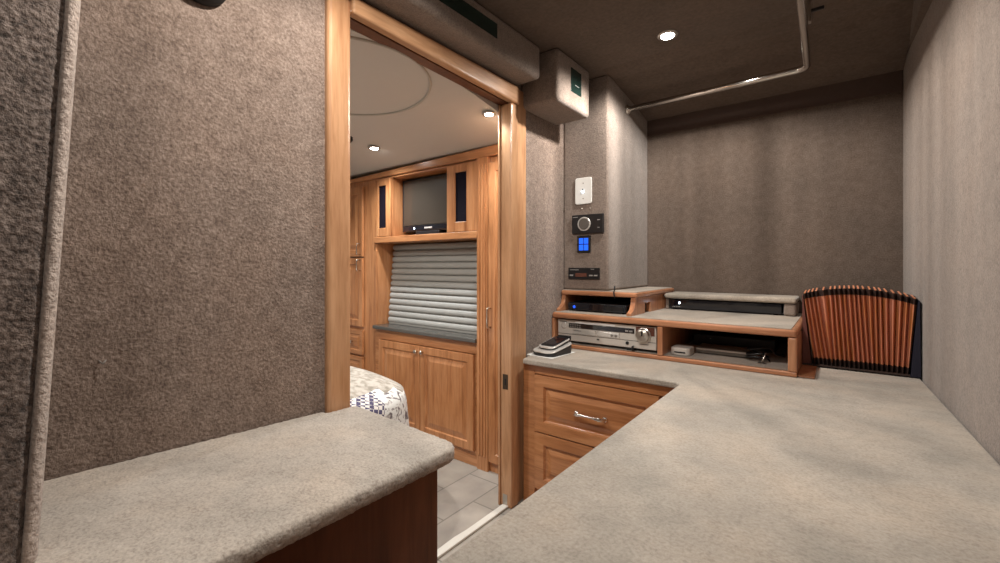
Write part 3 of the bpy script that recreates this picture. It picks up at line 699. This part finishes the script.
# television
e = empty('television', (-2.11, 2.0, 1.334)); tag(e, 'black flat television inside the opening of the bedroom cabinet', 'television')
MB().box(-2.370, -1.862, 1.975, 2.02, 1.362, 1.715).build('casing', BLACK, e, bevel=.004)
MB().box(-2.352, -1.880, 1.972, 1.976, 1.405, 1.700).build('screen', plain('screen_glass', (.045, .036, .028), .25, coat=.4), e)
MB().box(-2.35, -1.88, 1.967, 1.976, 1.366, 1.398).build('speaker_bar', GLOSS, e, bevel=.003)
MB().lathe((-2.24, 1.966, 1.383), [(.006, 0), (.004, -.002)], 'y', 12).build('indicator_light', WLED, e)
MB().box(-2.14, -2.07, 1.963, 1.968, 1.378, 1.388).build('badge', SILVL, e)
MB().box(-2.22, -2.0, 1.96, 2.06, 1.3335, 1.362).build('stand', BLACK, e, bevel=.004)
# stone ledge
o = MB().box(xl-.018, xr+.002, CY-.032, 2.11, .702, .726).build('stone_countertop', STONE, bevel=.005, seg=3); tag(o, 'dark grey stone countertop below the pleated window shade', 'countertop')
# pleated shade
m = MB(); rows = 13; z0, z1 = .738, 1.285; ph = (z1-z0)/rows; prof = []
for i in range(rows):
    for k in range(7):
        a = PI*k/6; zz = z1 - ph*(i + .04 + .92*(1-math.cos(a))/2); yy = 2.035 - .050*((z1-zz)/(z1-z0)) - .018*math.sin(a)**.7
        prof.append((yy, zz))
prof += [(2.05, z0-.004), (2.07, z1)]
m.prism(prof, xl+.012, xr-.012, 'x')
e = empty('window_shade', (-2.085, 2.03, z0)); tag(e, 'grey pleated shade drawn down behind the stone countertop', 'window shade')
m.build('pleats', SHADE, e)
MB().box(xl+.012, xr-.012, 1.975, 2.0, .7265, .742).build('bottom_rail', SHADE, e, bevel=.004)
struct('window_1', MB().box(xl+.03, xr-.03, 2.085, 2.118, .78, 1.27), OFFW)
# fluted pilaster
m = MB(); a, b = -1.612, -1.534
m.box(a, b, CY-.018, CY+.02, 0, 1.738)
pw = (b-a)
for k in range(3): m.box(a+.012+k*.021, a+.024+k*.021, CY-.024, CY-.018, .08, 1.70)
o = m.build('fluted_pilaster', WZ, bevel=.002); tag(o, 'narrow fluted maple pilaster right of the television cabinet', 'pilaster')
# right wardrobe
e = empty('narrow_wardrobe', (-1.43, 2.0, 0)); tag(e, 'narrow maple wardrobe partly hidden behind the doorway post', 'wardrobe')
MB().box(-1.532, -1.30, CY+.004, 2.11, .0, 1.737).build('body', WZ, e)
d = MB().panel(-1.528, -1.305, .06, 1.70, CY-.018, RAISED, .018).build('door', WZ, e, bevel=.0015)
m = MB(); m.tube([(-1.512, CY-.018, .80), (-1.512, CY-.045, .80), (-1.512, CY-.048, .81), (-1.512, CY-.048, .895), (-1.512, CY-.045, .905), (-1.512, CY-.018, .905)], .0045, 10); m.build('handle', CHROME, d, smooth=True)
# left wardrobe
e = empty('tall_wardrobe', (-3.0, 2.0, 0)); tag(e, 'tall maple cabinet with stacked doors and drawers left of television cabinet', 'wardrobe')
MB().box(-3.55, xl-.022, CY+.004, 2.11, 0, 1.737).build('body', WZ, e)
for z0, z1 in ((1.20, 1.70), (.70, 1.19)):
    d = MB().panel(-3.12, -2.684, z0, z1, CY-.018, RAISED, .018).build('door', WZ, e, bevel=.0015)
    hz = z0+.015 if z0 > 1 else z1-.09
    m = MB(); m.tube([(-2.705, CY-.018, hz), (-2.705, CY-.045, hz), (-2.705, CY-.048, hz+.008), (-2.705, CY-.048, hz+.068), (-2.705, CY-.045, hz+.076), (-2.705, CY-.018, hz+.076)], .0045, 10); m.build('handle', CHROME, d, smooth=True)
for z0, z1 in ((.50, .675), (.31, .485), (.08, .295)):
    d = MB().panel(-3.12, -2.684, z0, z1, CY-.018, [(.03, 0), (.034, .007), (.042, .007), (.058, .001)], .018).build('drawer', WX, e, bevel=.0015)
    MB().lathe((-2.80, CY-.018, (z0+z1)/2), [(.006, 0), (.005, -.010), (.012, -.014), (.013, -.020), (.007, -.025)], 'y', 18).build('knob', CHROME, d, smooth=True)
# ------------------------------------------------------------------ bed
e = empty('bed', (-2.4, .6, 0)); tag(e, 'bed with rounded pale patchwork bedspread beyond the doorway', 'bed')
MB().box(-3.30, -1.72, -.05, 1.15, .0, .25).build('bed_base', WD, e, bevel=.01)
m = MB(); bm_ = m.bm; nx, ny = 70, 70; grid = []
def bed(u, v):
    # u,v in -1..1 over a rounded slab draped to z .12 at the border
    a = max(abs(u), abs(v)); cx, cy, wx, wy = -2.37, .62, .98, .76
    r = (abs(u)**5 + abs(v)**5)**.2 if a > 0 else 0
    k = a/r if r else 1
    s = min(1, a/.72) ; x = cx + u*k/(.72 if a > .72 else .72)*wx*(.72/a if a > .72 else 1)*1.0
    y = cy + v*k/.72*wy*(.72/a if a > .72 else 1)
    if a > .72: z = .56 - (a-.72)/.28*.42; 
    else: z = .56
    # round the shoulder
    sh = max(0, (s-.70)/.30); z -= .075*sh**2.2
    if a > .72:
        o_ = (a-.72)/.28*.03; x += math.copysign(o_, x-cx)*abs(u)/a; y += math.copysign(o_, y-cy)*abs(v)/a
    z += .105
    z += .012*mnoise.noise(Vector((x*4, y*4, z*4)))
    return (x, y, z)
for i in range(nx+1):
    grid.append([bm_.verts.new(bed(-1+2*i/nx, -1+2*j/ny)) for j in range(ny+1)])
for i in range(nx):
    for j in range(ny):
        f = bm_.faces.new((grid[i][j], grid[i+1][j], grid[i+1][j+1], grid[i][j+1]))
        ca = f.calc_center_median(); p = int((ca.x+.35*ca.z*0)*3.4+40); q = int((ca.y*3.4)+40)
        f.material_index = [0, 2, 0, 1][(p*3+q*2+(p*q) % 3) % 4]
        if ca.x > -1.95 and ca.y > .8: f.material_index = 0 if ca.x < -1.50 else (1 if ca.y > 1.08 else 2)
o = m.build('bedspread', [mk_bed('cream'), mk_bed('floral'), mk_bed('dots')], e, smooth=True)
s_ = o.modifiers.new('thick', 'SOLIDIFY'); s_.thickness = .008

# ------------------------------------------------------------------ world, camera, view
w = bpy.data.worlds.new('world'); S.world = w; w.use_nodes = True
w.node_tree.nodes['Background'].inputs[0].default_value = (.8, .85, 1, 1); w.node_tree.nodes['Background'].inputs[1].default_value = .3
cam = bpy.data.cameras.new('camera'); co = bpy.data.objects.new('camera', cam); COL.objects.link(co)
co.location = (0, 0, 1.14); co.rotation_euler = (PI/2, 0, math.radians(37.7))
cam.sensor_width = 36; cam.lens = 440/1000*36; cam.shift_y = -16.5/1000; cam.clip_start = .02
S.camera = co
S.view_settings.view_transform = 'Standard'; S.view_settings.look = 'None'; S.view_settings.gamma = 1; S.view_settings.use_curve_mapping = False
S.view_settings.exposure = 1.65
S.cycles.max_bounces = 10; S.cycles.diffuse_bounces = 8; S.cycles.glossy_bounces = 4
S.cycles.use_denoising = True; S.cycles.sample_clamp_indirect = 6
